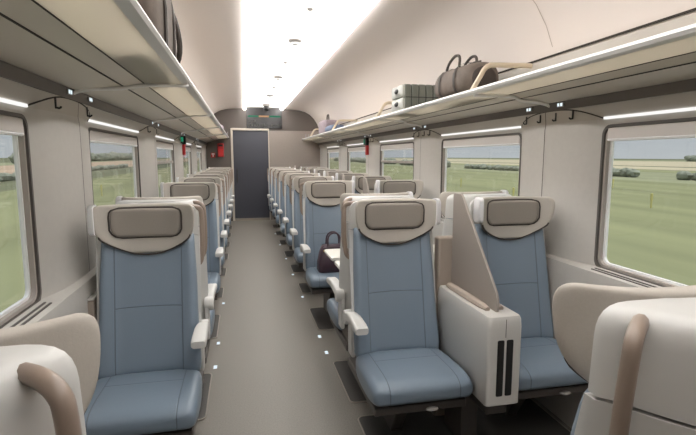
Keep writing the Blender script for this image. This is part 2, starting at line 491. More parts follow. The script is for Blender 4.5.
# floor plates and marker lights -------------------------------------
def place_label(y): return 'row %d' % y
plates = [(1.30, 2.40), (2.56, 3.13), (3.76, 4.34), (4.86, 5.26), (5.78, 6.2), (6.72, 7.15), (7.7, 8.12), (8.68, 9.1), (9.6, 10.05)]
for i, (a, b) in enumerate(plates):
    for nm, xa, xb in (('right', .58, 1.62), ('left', -.68, -.235)):
        t = thing('floor_plate', '%s dark floor plate from the camera, under the seats %s of the aisle' % (ORD[i], nm), 'floor plate', ((xa+xb)/2, (a+b)/2, 0), 0, 'dark floor plates under the seats')
        hx, hy = (xb-xa)/2, (b-a)/2
        bm = new(); loft(bm, [[(x, y, 0) for x, y in rrect(hx, hy, .03)], [(x, y, .005) for x, y in rrect(hx, hy, .03)]]); finish('plate', bm, M['mat'], t, angle=30)
        bm = new(); pts = [(x, y, .004) for x, y in rrect(hx+.003, hy+.003, .033)]; tube(bm, pts, .0045, 6, closed=True); finish('rim', bm, M['matedge'], t)
def marker(x, y, lab):
    t = thing('floor_marker_light', lab, 'floor light', (x, y, 0), 0, 'aisle marker lights')
    bm = new(); box(bm, -.016, .016, -.028, .028, 0, .004); finish('housing', bm, M['fixture'], t, bevel=.002)
    bm = new(); box(bm, -.011, .011, -.024, -.004, .004, .0055); box(bm, -.011, .011, .004, .024, .004, .0055); finish('lens', bm, M['led'], t, smooth=False)
for i, y in enumerate((3.30, 3.62, 4.73, 5.68, 6.61, 7.70, 8.84)): marker(.562, y, '%s tiny floor light from the camera along the right aisle edge' % ORD[i])
for i, y in enumerate((3.22, 3.65, 4.68)): marker(-.215, y, '%s tiny floor light from the camera along the left aisle edge' % ORD[i])

# ------------------------------------------------------------------ seats
HW = [(.975, .06), (.982, .08), (1.0, .122), (1.02, .158), (1.045, .192), (1.08, .208), (1.12, .214), (1.17, .217), (1.19, .213), (1.2, .205), (1.206, .19)]
def wing(x): return .09*(1-min(1, abs(x)/.217)**3.4)
def lean(z): return -.03 + (.118)*(z-.43)/.6
def seat_parts(root, aisle, armrest=True, handle=True, cap=None):
    """Seat facing -y, origin on the floor under the front of the headrest wings; aisle = side (+1/-1) of armrest and grab handle."""
    # cushion
    bm = new(); rings = []
    for y, w, zt, zb in ((.0, .20, .435, .345), (-.01, .222, .448, .335), (-.08, .232, .452, .33), (-.2, .236, .455, .33), (-.31, .236, .458, .335), (-.365, .234, .452, .345), (-.4, .228, .435, .36), (-.412, .215, .415, .375)):
        h = (zt-zb)/2; rings.append([(x, y, z) for x, z in rrect(w, h, min(.04, h*.9), 4, 0, (zt+zb)/2)])
    loft(bm, rings); finish('cushion', bm, M['leather_seat'], root, sub=1)
    # backrest
    bm = new()
    zs = [.42, .435, .5, .58, .66, .74, .82, .9, .97, 1.03, 1.06]
    hwf = lambda z: interp([(.42, .215), (.44, .226), (.5, .226), (.64, .216), (.85, .213), (1.06, .203)], z)
    fr = lambda x, z: lean(z) + .0 - .030*max(0, (abs(x)-.13)/.065)**1.0 * (1 if abs(x) < .19 else .65) + .012*math.cos(min(1, abs(x)/.14)*PI/2)
    sheet(bm, zs, hwf, fr, lambda x, z: .1, 18, .45); finish('backrest', bm, M['leather_back'], root, sub=1)
    # headrest with curled wings
    bm = new()
    zs = [.976, .983, .995, 1.01, 1.03, 1.055, 1.085, 1.12, 1.15, 1.175, 1.192, 1.201, 1.205]
    sheet(bm, zs, lambda z: interp(HW, z), lambda x, z: wing(x) - .006 - .012*max(0, (1.06-z)/.09), lambda x, z: .03+.012*(1-min(1, abs(x)/.2)**2), 18, .5)
    head = finish('headrest', bm, M['fabric'], root, sub=1)
    bm = new()
    pw_ = [(1.054, .118), (1.06, .13), (1.072, .143), (1.09, .152), (1.15, .153), (1.17, .15), (1.18, .143), (1.187, .13)]
    sheet(bm, [1.054, 1.06, 1.072, 1.09, 1.12, 1.15, 1.17, 1.18, 1.187], lambda z: interp(pw_, z), lambda x, z: wing(x)-.024+.006*(abs(x)/.15)**2, lambda x, z: .03, 14, .2)
    finish('head_pad', bm, M['pad'], head, sub=1)
    bm = new(); ring = [(interp(pw_, z)+.002, z) for z in (1.06, 1.072, 1.09, 1.12, 1.15, 1.17, 1.18)]
    ring = [(x*k/8, 1.052) for x, k in [(.118, j) for j in range(-7, 8)]] + ring + [(.13*k/8, 1.189) for k in range(7, -8, -1)] + [(-x, z) for x, z in ring[::-1]]
    tube(bm, [(x, wing(x)-.009, z) for x, z in ring], .0042, 6, closed=True); finish('pad_piping', bm, M['groove'], head)
    bm = new(); pts = []
    zz = [1.065, 1.05, 1.035, 1.02, 1.0, .985, .977]
    for sx in (1, -1):
        col = [(sx*(interp(HW, z)-.007), wing(interp(HW, z)-.007)-.003-.012*max(0, (1.06-z)/.09), z+.001) for z in (zz if sx > 0 else zz[::-1])]
        pts += col if sx > 0 else [(sx*0.0, wing(0)-.012, .971)] + col
    tube(bm, smooth_path(pts, 2), .0042, 8); finish('lower_shadow_line', bm, M['groove'], head)  # dark tube drawn in as the shadow line under the headrest
    if cap:
        bm = new(); rings = []
        for x, k in ((.204, 1), (.222, 1), (.227, .9)):
            rings.append([(cap*x, y, z) for y, z in rrect(.036*k, .066*k, .02*k, 4, .036, 1.142)])
        loft(bm, rings); finish('wing_cap', bm, M['cap'], head, angle=60)
    # moulded shell behind: upper and lower piece share the section
    def section(z, k=1.0):
        yf = .118 if z > 1.05 else min(.118, lean(z)+.022)
        yb = .255
        w = .214*k
        half = [(w*1.02, yf), (w*1.02, yf+.02), (w*.95, yf+(yb-yf)*.26), (w*.78, yf+(yb-yf)*.66), (w*.69, yf+(yb-yf)*.85), (w*.56, yb-.004), (w*.3, yb)]
        return [(x, y, z) for x, y in half] + [(-x, y, z) for x, y in half[::-1]]
    bm = new()
    loft(bm, [section(1.052, 1.02), section(1.1, 1.01), section(1.145, 1.0), section(1.16, .99), section(1.172, .97), section(1.182, .935), section(1.189, .885), section(1.193, .82), section(1.1945, .74)])
    finish('back_shell', bm, M['shell'], root, angle=50)
    bm = new()
    loft(bm, [section(.40, .8), section(.42, .93), section(.46, 1.03), section(.7, 1.04), section(.9, 1.04), section(1.046, 1.03)])
    low = finish('lower_shell', bm, M['shell'], root, angle=50)
    bm = new(); rings = []
    for y, k in ((.252, 1), (.264, 1), (.27, .95)):
        rings.append([(x, y, z) for x, z in rrect(.14*k, .21*k, .03, 4, 0, .815)])
    loft(bm, rings); finish('back_table', bm, M['dark'], low, angle=50)
    if handle:
        s = aisle
        p = smooth_path([(s*.168, .155, 1.176), (s*.198, .18, 1.178), (s*.222, .199, 1.168), (s*.231, .204, 1.14), (s*.233, .197, 1.04), (s*.230, .19, .95), (s*.218, .185, .9), (s*.18, .178, .88)], 4)
        bm = new(); tube(bm, p, .0122, 10); finish('grab_handle', bm, M['handle'], root)
    if armrest:
        s = aisle; bm = new(); rings = []
        for y, zt, th, w in ((.1, .60, .03, .02), (.085, .625, .045, .024), (.03, .645, .05, .026), (-.06, .655, .045, .029), (-.15, .648, .04, .032), (-.19, .642, .036, .032), (-.2, .638, .03, .029)):
            rings.append([(s*.232+x, y, z) for x, z in rrect(w, th/2, .011, 3, 0, zt-th/2)])
        loft(bm, rings); arm = finish('armrest', bm, M['shell'], root, angle=50)
        bm = new(); lathe(bm, [(0, .208), (.036, .208), (.038, .214), (.038, .25), (.033, .256), (0, .256)], (0, .085, .60), 18, 'x')
        if s < 0:
            for v in bm.verts: v.co.x *= -1
        finish('pivot', bm, M['shell'], arm, angle=40)
        bm = new(); box(bm, min(s*.208, s*.23), max(s*.208, s*.23), .03, .12, .40, .62); finish('support', bm, M['shell'], arm, bevel=.008)
    # seat pan, pedestal and lever
    bm = new()
    box(bm, -.215, .215, -.36, .2, .295, .332); box(bm, -.2, .2, .0, .2, .33, .42)
    prism(bm, [(-.2, .30), (.16, .30), (.2, .02), (.2, 0), (-.02, 0), (-.02, .02)], 'x', -.03, .03)
    fr_ = finish('seat_frame', bm, M['frame'], root, smooth=False, bevel=.006)
    bm = new(); sphere(bm, (.04, -.385, .318), .03, 14, 8, (1.0, .55, .28)); finish('lever', bm, M['fixture'], fr_)

def make_seat(label, aisle, **kw):
    t = thing('train_seat', label, 'seat'); seat_parts(t, aisle, **kw); return t

AX, WX, LX = .748, 1.413, -.435
ROWS = [4.17 + .972*k for k in range(7)]
PAIR = 2.53
pa = make_seat('', -1, cap=1)                    # aisle on -x
pl = make_seat('', 1, cap=-1)                    # aisle on +x
pw = make_seat('', 1, armrest=False, handle=False, cap=-1)
note_kids()
used = set()
def seat(proto, x, y, flip, label, group):
    if proto.name not in used: used.add(proto.name); o = proto
    else: o = copy_tree(proto)
    o.location = (x, y, 0); o.rotation_euler = (0, 0, PI if flip else 0)
    o['label'] = label; o['group'] = group
    return o
# camera-facing nearest row
seat(pl, LX, 2.25, False, 'nearest blue leather single seat facing the camera, left of the aisle', 'single seats left of the aisle')
seat(pa, AX, 2.25, False, 'nearest blue leather aisle seat facing the camera, right of the aisle', 'aisle seats right of the aisle')
seat(pw, WX, 2.25, False, 'blue leather window seat beside the tall privacy screen, facing the camera', 'window seats on the right')
# foreground seats seen from behind
seat(pa, -.424, .745, True, 'left foreground seat seen from behind, beige headrest and curved handle', 'single seats left of the aisle')
seat(pl, AX, .74, True, 'right foreground seat seen from behind, cream shell and upright handle', 'aisle seats right of the aisle')
# back to back with the nearest row
seat(pa, LX, PAIR*2-2.25, True, 'single seat turned away, back to back with the nearest left seat', 'single seats left of the aisle')
seat(pl, AX+.03, PAIR*2-2.25, True, 'aisle seat turned away, back to back with the nearest right aisle seat', 'aisle seats right of the aisle')
seat(pw, WX, PAIR*2-2.25, True, 'window seat turned away, back to back with the nearest right window seat', 'window seats on the right')
for k, y in enumerate(ROWS):
    n = ORD[k+1] if k < 6 else 'last'
    seat(pl, LX, y, False, '%s camera-facing single blue seat along the left of the aisle' % n, 'single seats left of the aisle')
    seat(pa, AX, y, False, ('blue aisle seat carrying the dark purple handbag, beside the white table' if k == 0 else '%s camera-facing blue seat along the right of the aisle' % n), 'aisle seats right of the aisle')
    seat(pw, WX, y, False, '%s camera-facing seat along the right windows' % n, 'window seats on the right')

# ------------------------------------------------------------------ console between the paired seats
def make_console():
    t = thing('seat_console', '', 'console')
    # local: front at y=0, backwards +y; x centred
    bm = new(); rings = []
    for z, k in ((.352, .93), (.36, 1), (.70, 1), (.735, .98), (.748, .93)):
        rings.append([(x, y, z) for x, y in rrect(.08*k if k < 1 else .08, .275-(1-k)*.15, .018, 4, 0, .275)])
    loft(bm, rings); body = finish('body', bm, M['console'], t, angle=50)
    for s in (-1, 1):
        bm = new(); rings = [[(x, y, z) for x, z in rrect(.0155, .125, .006, 3, s*.021, .525)] for y in (-.0015, .004)]
        loft(bm, rings); finish('slot', bm, M['black'], body, angle=30)
        bm = new(); tube(bm, smooth_path([(s*.033, .1, .755), (s*.033, .3, .755), (s*.033, .5, .757)], 3), [.012, .02, .021, .022, .022, .022, .02], 8, flat=.8); finish('arm_pad', bm, M['console_pad'], t)
    bm = new(); box(bm, -.001, .001, -.001, .0, .66, .74); finish('joint', bm, M['line'], body, smooth=False)
    # tall screen, outline in the y-z plane
    bm = new()
    prism(bm, [(.075, .735), (.54, .735), (.54, 1.225), (.525, 1.235), (.455, 1.235), (.438, 1.222), (.085, .83), (.072, .80)], 'x', -.007, .007)
    finish('privacy_screen', bm, M['screen'], t, bevel=.003)
    bm = new(); box(bm, -.075, .075, .555, .62, 0, 1.0); finish('rear_panel', bm, M['console_pad'], t, bevel=.012)
    bm = new(); box(bm, -.05, .05, .05, .52, .29, .36); box(bm, -.045, .045, .3, .5, 0, .3); finish('foot', bm, M['frame'], t, bevel=.006)
    return t
pc = make_console(); note_kids()
CXC = 1.068
def console(y, flip, label):
    o = pc if 'console' not in used else copy_tree(pc); used.add('console')
    o.location = (CXC, y, 0); o.rotation_euler = (0, 0, PI if flip else 0); o['label'] = label; o['group'] = 'consoles between paired seats'
console(1.76, False, 'cream console with two slots and tall screen between the nearest paired seats')
for k, y in enumerate(ROWS): console(y-.49, False, '%s console from the camera with a tall screen, between paired right seats' % ORD[k+1])

# wall side boxes
for nm, x, lab in (('left', -.688, 'small taupe box between the nearest left seat and the window ledge'),):
    t = thing('side_cabinet', lab, 'cabinet', (x, 2.53, 0))
    bm = new(); box(bm, -.017, .017, -.24, .24, 0, .775); finish('body', bm, M['console_pad'], t, bevel=.006)
    bm = new(); box(bm, -.019, .019, -.242, .242, .776, .787); finish('lid', bm, M['wall'], t, bevel=.004)

# ------------------------------------------------------------------ table and handbag
t = thing('folding_table', 'white folding table with two leaves in front of the handbag seat', 'table', (1.05, 3.19, 0))
for a, b in ((-.31, -.055), (.03, .36)):
    bm = new(); loft(bm, [[(x, y, z) for x, y in rrect(.46 if k else .455, (b-a)/2, .02, 3, 0, (a+b)/2)] for z, k in ((.696, 0), (.70, 1), (.716, 1), (.72, 0))]); finish('leaf', bm, M['table'], t, angle=40)
bm = new(); box(bm, -.45, .45, -.05, .025, .685, .705); finish('centre_bar', bm, M['dark'], t, bevel=.004)
bm = new(); box(bm, .0, .05, -.045, .02, 0, .69); finish('leg', bm, M['frame'], t, bevel=.006)

t = thing('handbag', 'dark purple leather handbag with two handles standing on a blue seat', 'bag', (.735, 3.94, .457))
bm = new(); rings = []
for z, w, d in ((0, .125, .075), (.008, .135, .085), (.08, .132, .08), (.17, .115, .06), (.215, .1, .04), (.225, .095, .03)):
    rings.append([(x, y, z) for x, y in rrect(w, d, min(.03, d*.8), 4)])
loft(bm, rings); finish('body', bm, M['purple'], t, angle=60)
for y in (-.055, .035):
    bm = new(); tube(bm, smooth_path([(-.055, y, .17), (-.055, y*.9, .24), (-.048, y*.8, .295), (-.02, y*.7, .325), (.02, y*.7, .325), (.048, y*.8, .295), (.055, y*.9, .24), (.055, y, .17)], 4), .007, 8); finish('handle', bm, M['purple'], t)
bm = new(); prism(bm, [(-.1, .165), (.1, .165), (.095, .215), (-.095, .215)], 'y', -.066, -.052); finish('flap', bm, M['purple'], t, bevel=.004)
bm = new(); box(bm, -.025, .025, -.071, -.064, .172, .192); finish('clasp', bm, M['gold'], t, bevel=.002)
bm = new(); box(bm, -.095, -.08, -.071, -.064, .175, .19); finish('clasp', bm, M['gold'], t, bevel=.002)

# ------------------------------------------------------------------ luggage racks
def rack(side_name, s, tip, zt, pts, wallx, brackets, hoops, dy):
    """pts: underside (x,z) from lip to rail: glass end, panel end, rail."""
    t = thing('luggage_rack', 'long %s luggage rack with pale lip and frosted glass shelf above the windows' % side_name, 'luggage rack', (tip, 2.5, zt))
    ya, yb = Y0+.02-2.5, Y1-.004-2.5
    L = lambda x, z: (x-tip, z-zt)
    # lip
    bm = new(); lw = .04 if s > 0 else .024
    x_in = tip - s*lw
    prism(bm, [L(tip, zt), L(tip+s*.004, zt-.012), L(tip-s*.004, zt-.024), L(x_in, zt-.030), L(x_in, zt-.012), L(tip-s*.012, zt+.002)], 'y', ya, yb)
    finish('lip', bm, M['lip'], t, angle=30)
    (gx, gz), (px, pz), (rx, rz) = pts
    bm = new(); prism(bm, [L(x_in, zt-.028), L(gx, gz), L(gx, gz+.01), L(x_in, zt-.018)], 'y', ya, yb); finish('glass_shelf', bm, M['frost'], t, smooth=False)
    bm = new(); prism(bm, [L(gx-s*.003, gz-.001), L(px, pz), L(px, pz+.03), L(gx-s*.003, gz+.02)], 'y', ya, yb); finish('middle_panel', bm, M['rack'], t, smooth=False)
    bm = new(); prism(bm, [L(px-s*.003, pz-.001), L(rx, rz), L(wallx, rz+.0), L(wallx, pz+.05), L(px-s*.003, pz+.03)], 'y', ya, yb); finish('wall_panel', bm, M['rack'], t, smooth=False)
    bm = new(); prism(bm, [L(px+s*.001, pz-.003), L(px-s*.006, pz-.003), L(px-s*.006, pz+.01), L(px+s*.001, pz+.01)], 'y', ya, yb); prism(bm, [L(gx+s*.001, gz-.002), L(gx-s*.004, gz-.002), L(gx-s*.004, gz+.01), L(gx+s*.001, gz+.01)], 'y', ya, yb)
    finish('joint', bm, M['line'], t, smooth=False)
    for y in brackets:
        y -= 2.5
        P = [(rx-s*.012-tip, y, rz-zt-.03), (rx+s*.012-tip, y+dy*.12, rz-zt-.004), (rx+s*.06-tip, y+dy*.28, (rz+pz)/2-zt-.008), (px-tip, y+dy*.5, pz-zt-.014), (gx-tip, y+dy*.64, gz-zt-.014), (-s*.012, y+dy, -.036)]
        bm = new(); tube(bm, smooth_path(P, 3), .0095, 8); finish('bracket', bm, M['lip'], t)
    for y in hoops:
        y -= 2.5
        P = [(-s*.008, y, -.01), (-s*.06, y, .075), (-s*.085, y, .118), (-s*.115, y, .14), (-s*.16, y, .146), (wallx-tip+s*.0, y, .15)]
        bm = new(); tube(bm, smooth_path(P, 4), .0125, 8, flat=1.2); finish('divider_hoop', bm, M['hoop'], t)
    for y in (10.3,):
        y -= 2.5
        for k in range(4):
            bm = new(); tube(bm, [(-s*(.01+.06*k), y, -.005), (-s*(.01+.06*k), y+.0, .075)], .008, 6); finish('end_post', bm, M['net'], t)
    return t
rack('left', 1, -.268, 1.842, [(-.478, 1.792), (-.565, 1.767), (-.728, 1.717)], XL+.021, [2.38+PITCH*k for k in range(-1, 4)], [], .45)
rack('right', -1, 1.325, 1.812, [(1.528, 1.777), (1.573, 1.752), (1.69, 1.712)], XR-.021, [2.42+PITCH*k for k in range(-1, 4)], [2.68, 4.75, 7.2, 9.6], .24)

# coat hooks, reading lights under the rails
for s, X, sn, ys in ((1, XL, 'left', (2.19, 2.60)), (-1, XR, 'right', (2.24, 2.38, 2.52, 2.66))):
    for k in range(4):
        for i, y0 in enumerate(ys):
            y = y0+PITCH*k; xx = X+s*.047
            t = thing('coat_hook', '%s hook from the camera on the %s pillar of the %s wall' % (ORD[i], ORD[k], sn), 'hook', (xx, y, 1.60), 0, 'black coat hooks on the pillars')
            bm = new(); box(bm, min(0, s*.006), max(0, s*.006), -.005, .005, .012, .058); finish('back_plate', bm, M['black'], t, bevel=.002)
            bm = new(); tube(bm, [(s*.003, 0, .017), (s*.015, 0, .014), (s*.021, 0, .017), (s*.022, 0, .022)], .0042, 8); finish('prong', bm, M['black'], t)
        for i, y0 in enumerate((2.33, 2.62)):
            y = y0+PITCH*k
            t = thing('reading_light', '%s small white lamp of the pair on the rail above %s %s pillar' % (ORD[i], ORD[k], sn), 'lamp', (X+s*.056, y, 1.70), 0, 'small lamps on the grey rails')
            bm = new(); box(bm, min(0, s*.008), max(0, s*.008), -.028, .028, -.016, .008); finish('housing', bm, M['fixture'], t, bevel=.003)
            bm = new(); box(bm, min(s*.008, s*.0095), max(s*.008, s*.0095), -.02, -.004, -.012, .004); box(bm, min(s*.008, s*.0095), max(s*.008, s*.0095), .006, .02, -.012, .004); finish('lens', bm, M['led'], t, smooth=False)

# ------------------------------------------------------------------ ceiling fittings
for i, y in enumerate((4.62, 6.72, 8.7)):
    t = thing('ceiling_downlight', '%s round domed ceiling fitting from the camera on the white centre panel' % ORD[i], 'ceiling fitting', (CX+.03, y, 2.49), 0, 'domed fittings along the ceiling')
    bm = new(); lathe(bm, [(0, 0), (.058, 0), (.062, -.006), (.058, -.014), (.044, -.022), (0, -.022)], (0, 0, 0), 24); finish('base', bm, M['fixture'], t)
    bm = new(); lathe(bm, [(0, -.02), (.038, -.022), (.034, -.036), (.02, -.044), (0, -.045)], (0, 0, 0), 20); finish('dome', bm, M['white'], t)
for i, y in enumerate((3.64, 5.7, 7.7)):
    o_bm = new(); lathe(o_bm, [(0, 0), (.022, 0), (.022, -.005), (.012, -.014), (0, -.015)], (0, 0, 0), 16)
    o = finish('ceiling_sensor', o_bm, M['fixture'], None); o.location = (CX+.035, y, 2.49)
    tag(o, '%s tiny round sensor dot from the camera on the white ceiling panel' % ORD[i], 'sensor', 'sensor dots on the ceiling')
t = thing('dome_camera', 'black ball camera hanging from the ceiling before the display', 'camera', (CX+.035, 10.2, 2.49))
bm = new(); lathe(bm, [(0, 0), (.08, 0), (.08, -.03), (.06, -.05), (0, -.05)], (0, 0, 0), 20); finish('mount', bm, M['fixture'], t)
bm = new(); sphere(bm, (0, 0, -.085), .06, 16, 10); finish('dome', bm, M['black'], t)

# display
t = thing('information_display', 'black display with a green line above the door', 'display', (.50, Y1, 2.03))
bm = new(); box(bm, -.385, .385, -.03, 0, .0, .44); finish('screen', bm, M['display'], t, bevel=.006)
bm = new()
box(bm, -.35, -.13, -.033, -.031, .245, .275); box(bm, .11, .35, -.033, -.031, .245, .275); box(bm, -.35, .35, -.033, -.031, .252, .268); finish('green_line', bm, M['green'], t, smooth=False)
bm = new(); box(bm, -.12, .10, -.0345, -.0335, .242, .278); finish('amber_segment', bm, M['amber'], t, smooth=False)
bm = new()
for x, w in ((-.33, .03), (-.27, .02), (-.215, .03)): box(bm, x, x+w, -.033, -.031, .15, .172)
for x, w in ((-.34, .026), (-.28, .03), (-.22, .026), (-.16, .02), (-.05, .04), (.04, .03), (.15, .035), (.22, .02), (.29, .03)): box(bm, x, x+w, -.033, -.031, .05, .085)
finish('glyph_row', bm, M['glyph'], t, smooth=False)

# red cabinet and small sign on the end wall
t = thing('extinguisher_cabinet', 'red fire extinguisher cabinet on the dark end wall left of the door', 'cabinet', (-.445, Y1, 1.41))
bm = new(); box(bm, -.065, .065, -.07, 0, 0, .29); finish('body', bm, M['red'], t, bevel=.012)
bm = new(); box(bm, -.045, .045, -.074, -.069, .225, .265); finish('window', bm, M['black'], t, bevel=.004)
bm = new(); box(bm, -.045, .045, -.0735, -.069, .03, .17); finish('front_panel', bm, M['redplate'], t, bevel=.004)
t = thing('fire_sign', 'small red and white square sign beside the red cabinet', 'sign', (-.61, Y1, 1.40))
bm = new(); box(bm, -.045, .045, -.006, 0, 0, .10); finish('plate', bm, M['redplate'], t)
bm = new(); box(bm, -.03, .03, -.008, -.006, .06, .088); box(bm, -.012, .012, -.008, -.006, .02, .05); finish('symbol', bm, M['white'], t, smooth=False)

# emergency hammers with exit signs, hung on the third pillars
for s, X, sn in ((1, XL, 'left'), (-1, XR, 'right')):
    y = 6.42
    t = thing('hammer_holder', 'red and black emergency hammer holder on the %s wall pillar' % sn, 'hammer holder', (X+s*.05, y, 1.44))
    bm = new(); box(bm, min(0, s*.035), max(0, s*.035), -.035, .035, 0, .13); finish('red_case', bm, M['red'], t, bevel=.006)
    bm = new(); box(bm, min(0, s*.045), max(0, s*.045), -.03, .03, .13, .235); finish('black_top', bm, M['black'], t, bevel=.006)
    t = thing('exit_sign', 'small green lit sign next to the red hammer holder on the %s wall' % sn, 'sign', (X+s*.05, y-.16 if s > 0 else y+.14, 1.58))
    bm = new(); box(bm, min(0, s*.03), max(0, s*.03), -.012, .012, 0, .09); finish('housing', bm, M['dark'], t, bevel=.003)
    bm = new(); box(bm, min(s*.002, s*.034), max(s*.002, s*.034), -.018, -.012, .02, .075); finish('green_face', bm, M['green'], t, smooth=False)

# ------------------------------------------------------------------ luggage
def rack_z(x, side_=1): return 1.80
# duffel bag on the right rack
t = thing('duffel_bag', 'brown canvas duffel bag with handles on the right luggage rack', 'bag', (1.49, 3.10, 1.804))
bm = new(); rings = []
prof = [(-.28, .3), (-.275, .62), (-.258, .83), (-.22, .95), (-.15, 1.0), (0, .985), (.15, 1.0), (.22, .95), (.258, .83), (.275, .62), (.28, .3)]
for y, k in prof:
    ring = []
    for i in range(20):
        a = 2*PI*i/20; x = .135*k*math.copysign(abs(math.cos(a))**.8, math.cos(a)); z = .108+.108*k*math.copysign(abs(math.sin(a))**.75, math.sin(a))
        z = max(.002, z) + .006*math.sin(9*y+3*a)*(1 if z > .03 else 0)
        ring.append((x, y, z))
    rings.append(ring)
loft(bm, rings); finish('body', bm, M['duffel'], t, sub=1)
for y in (-.12, .12):
    bm = new(); pts = []
    for i in range(25):
        a = 2*PI*i/24; pts.append((.139*math.copysign(abs(math.cos(a))**.8, math.cos(a)), y, max(.006, .110+.112*math.copysign(abs(math.sin(a))**.75, math.sin(a)))))
    A = [[bm.verts.new((p[0], p[1]+d, p[2])) for p in pts] for d in (-.016, .016)]
    for i in range(24): bm.faces.new((A[0][i], A[0][i+1], A[1][i+1], A[1][i]))
    finish('strap', bm, M['duffel_dark'], t)
for x in (-.07, .05):
    bm = new(); tube(bm, smooth_path([(x-.02, -.10, .2), (x-.01, -.085, .245), (x, -.05, .275), (x, 0, .285), (x, .05, .275), (x-.01, .085, .245), (x-.02, .10, .2)], 4), .0095, 8); finish('handle', bm, M['duffel_dark'], t)
bm = new(); tube(bm, [(0, -.22, .214), (0, -.15, .221), (0, .15, .221), (0, .22, .214)], .006, 6); finish('zip', bm, M['duffel_dark'], t)
bm = new(); sphere(bm, (0, -.275, .1), .08, 16, 10, (1.05, .16, .95)); finish('end_pocket', bm, M['duffel_dark'], t)

# ribbed hard case
t = thing('suitcase', 'grey green ribbed hard suitcase lying on the right luggage rack', 'suitcase', (1.508, 4.10, 1.806), -PI/2)
bm = new()
for k in range(5):
    a = -.155+k*.064
    loft(bm, [[(x, y, z) for x, z in rrect(.16*q, .11*q, .022, 4, 0, .112)] for y, q in ((a, .95), (a+.006, 1), (a+.052, 1), (a+.058, .95))])
finish('shell', bm, M['case'], t, angle=50)
bm = new(); loft(bm, [[(x, y, z) for x, z in rrect(.151, .102, .02, 4, 0, .112)] for y in (-.15, .16)]); finish('core', bm, M['case_dark'], t, angle=50)
bm = new(); box(bm, -.1625, .1625, -.15, .165, .109, .116); finish('zip', bm, M['case_dark'], t, smooth=False)
for y in (-.06, .08):
    bm = new(); box(bm, -.17, -.158, y-.02, y+.02, .075, .125); finish('latch', bm, M['black'], t, bevel=.004)
for z in (.058, .167):
    bm = new(); loft(bm, [[(x, y, zz) for x, zz in rrect(.155*q, .051*q, .02, 4, 0, z)] for y, q in ((-.15, 1), (-.168, 1), (-.176, .9))]); finish('end_cap', bm, M['case_end'], t, angle=50)
    bm = new(); sphere(bm, (.0, -.176, z+.006), .035, 14, 8, (1.5, .35, .62)); finish('wheel', bm, M['black'], t)

# rucksack on the left rack
t = thing('rucksack', 'dark brown rucksack lying on the left luggage rack near the camera', 'bag', (-.43, 2.42, 1.822))
bm = new(); rings = []
for y, k, h in ((-.42, .5, .25), (-.40, .85, .33), (-.3, 1, .37), (-.1, 1.02, .39), (.1, 1, .37), (.22, .93, .34), (.29, .7, .28), (.31, .4, .2)):
    rings.append([(x, y, z+.006*math.sin(20*y+12*x)) for x, z in rrect(.135*k, h/2, .08*k, 5, 0, h/2)])
loft(bm, rings); finish('body', bm, M['ruck'], t, sub=1)
bm = new(); rings = []
for y, k, h in ((.24, .75, .28), (.3, .7, .26), (.40, .6, .21), (.46, .45, .15), (.47, .2, .08)):
    rings.append([(x, y, z) for x, z in rrect(.13*k, h/2, .05*k, 5, 0.015, h/2)])
loft(bm, rings); finish('front_pocket', bm, M['ruck_light'], t, sub=1)
bm = new(); pts = smooth_path([(.06, .30, .01), (.125, .27, .1), (.13, .24, .22), (.09, .22, .335), (0, .22, .36)], 4); tube(bm, pts, .014, 8); finish('strap', bm, M['duffel_dark'], t)
bm = new(); tube(bm, smooth_path([(.08, .25, .30), (.09, .31, .31), (.07, .36, .27), (.06, .36, .22)], 3), .011, 8); finish('buckle_strap', bm, M['duffel_dark'], t)
for y in (-.25, .0):
    bm = new(); tube(bm, [(.137, y, .02), (.14, y, .2), (.125, y, .34), (.05, y, .385)], .008, 6); finish('seam', bm, M['duffel_dark'], t)

# far bags
def softbag(name, label, mat_, loc, L_, W_, H_, handle=True):
    t = thing(name, label, 'bag', loc)
    bm = new(); rings = []
    for q, k in ((-1, .45), (-.95, .75), (-.8, .95), (0, 1), (.8, .95), (.95, .75), (1, .45)):
        rings.append([(x, q*L_, z) for x, z in rrect(W_*k, H_/2*k, .06*k, 4, 0, H_/2*k if k > .9 else H_/2)])
    loft(bm, rings); finish('body', bm, mat_, t, sub=1)
    if handle:
        bm = new(); tube(bm, smooth_path([(0, -.1, H_*.95), (0, -.06, H_+.08), (0, .06, H_+.08), (0, .1, H_*.95)], 4), .012, 8); finish('handle', bm, M['duffel_dark'], t)
softbag('travel_bag', 'mauve travel bag at the far end of the right rack', M['mauve'], (1.50, 8.5, 1.80), .38, .14, .26)
softbag('flat_bag', 'flat blue grey bag on the right rack beside the mauve bag', M['bluebag'], (1.47, 7.72, 1.80), .34, .13, .12, False)
softbag('small_bag', 'small pale bag at the far end of the left rack', M['mauve'], (-.41, 8.9, 1.825), .3, .11, .16, False)

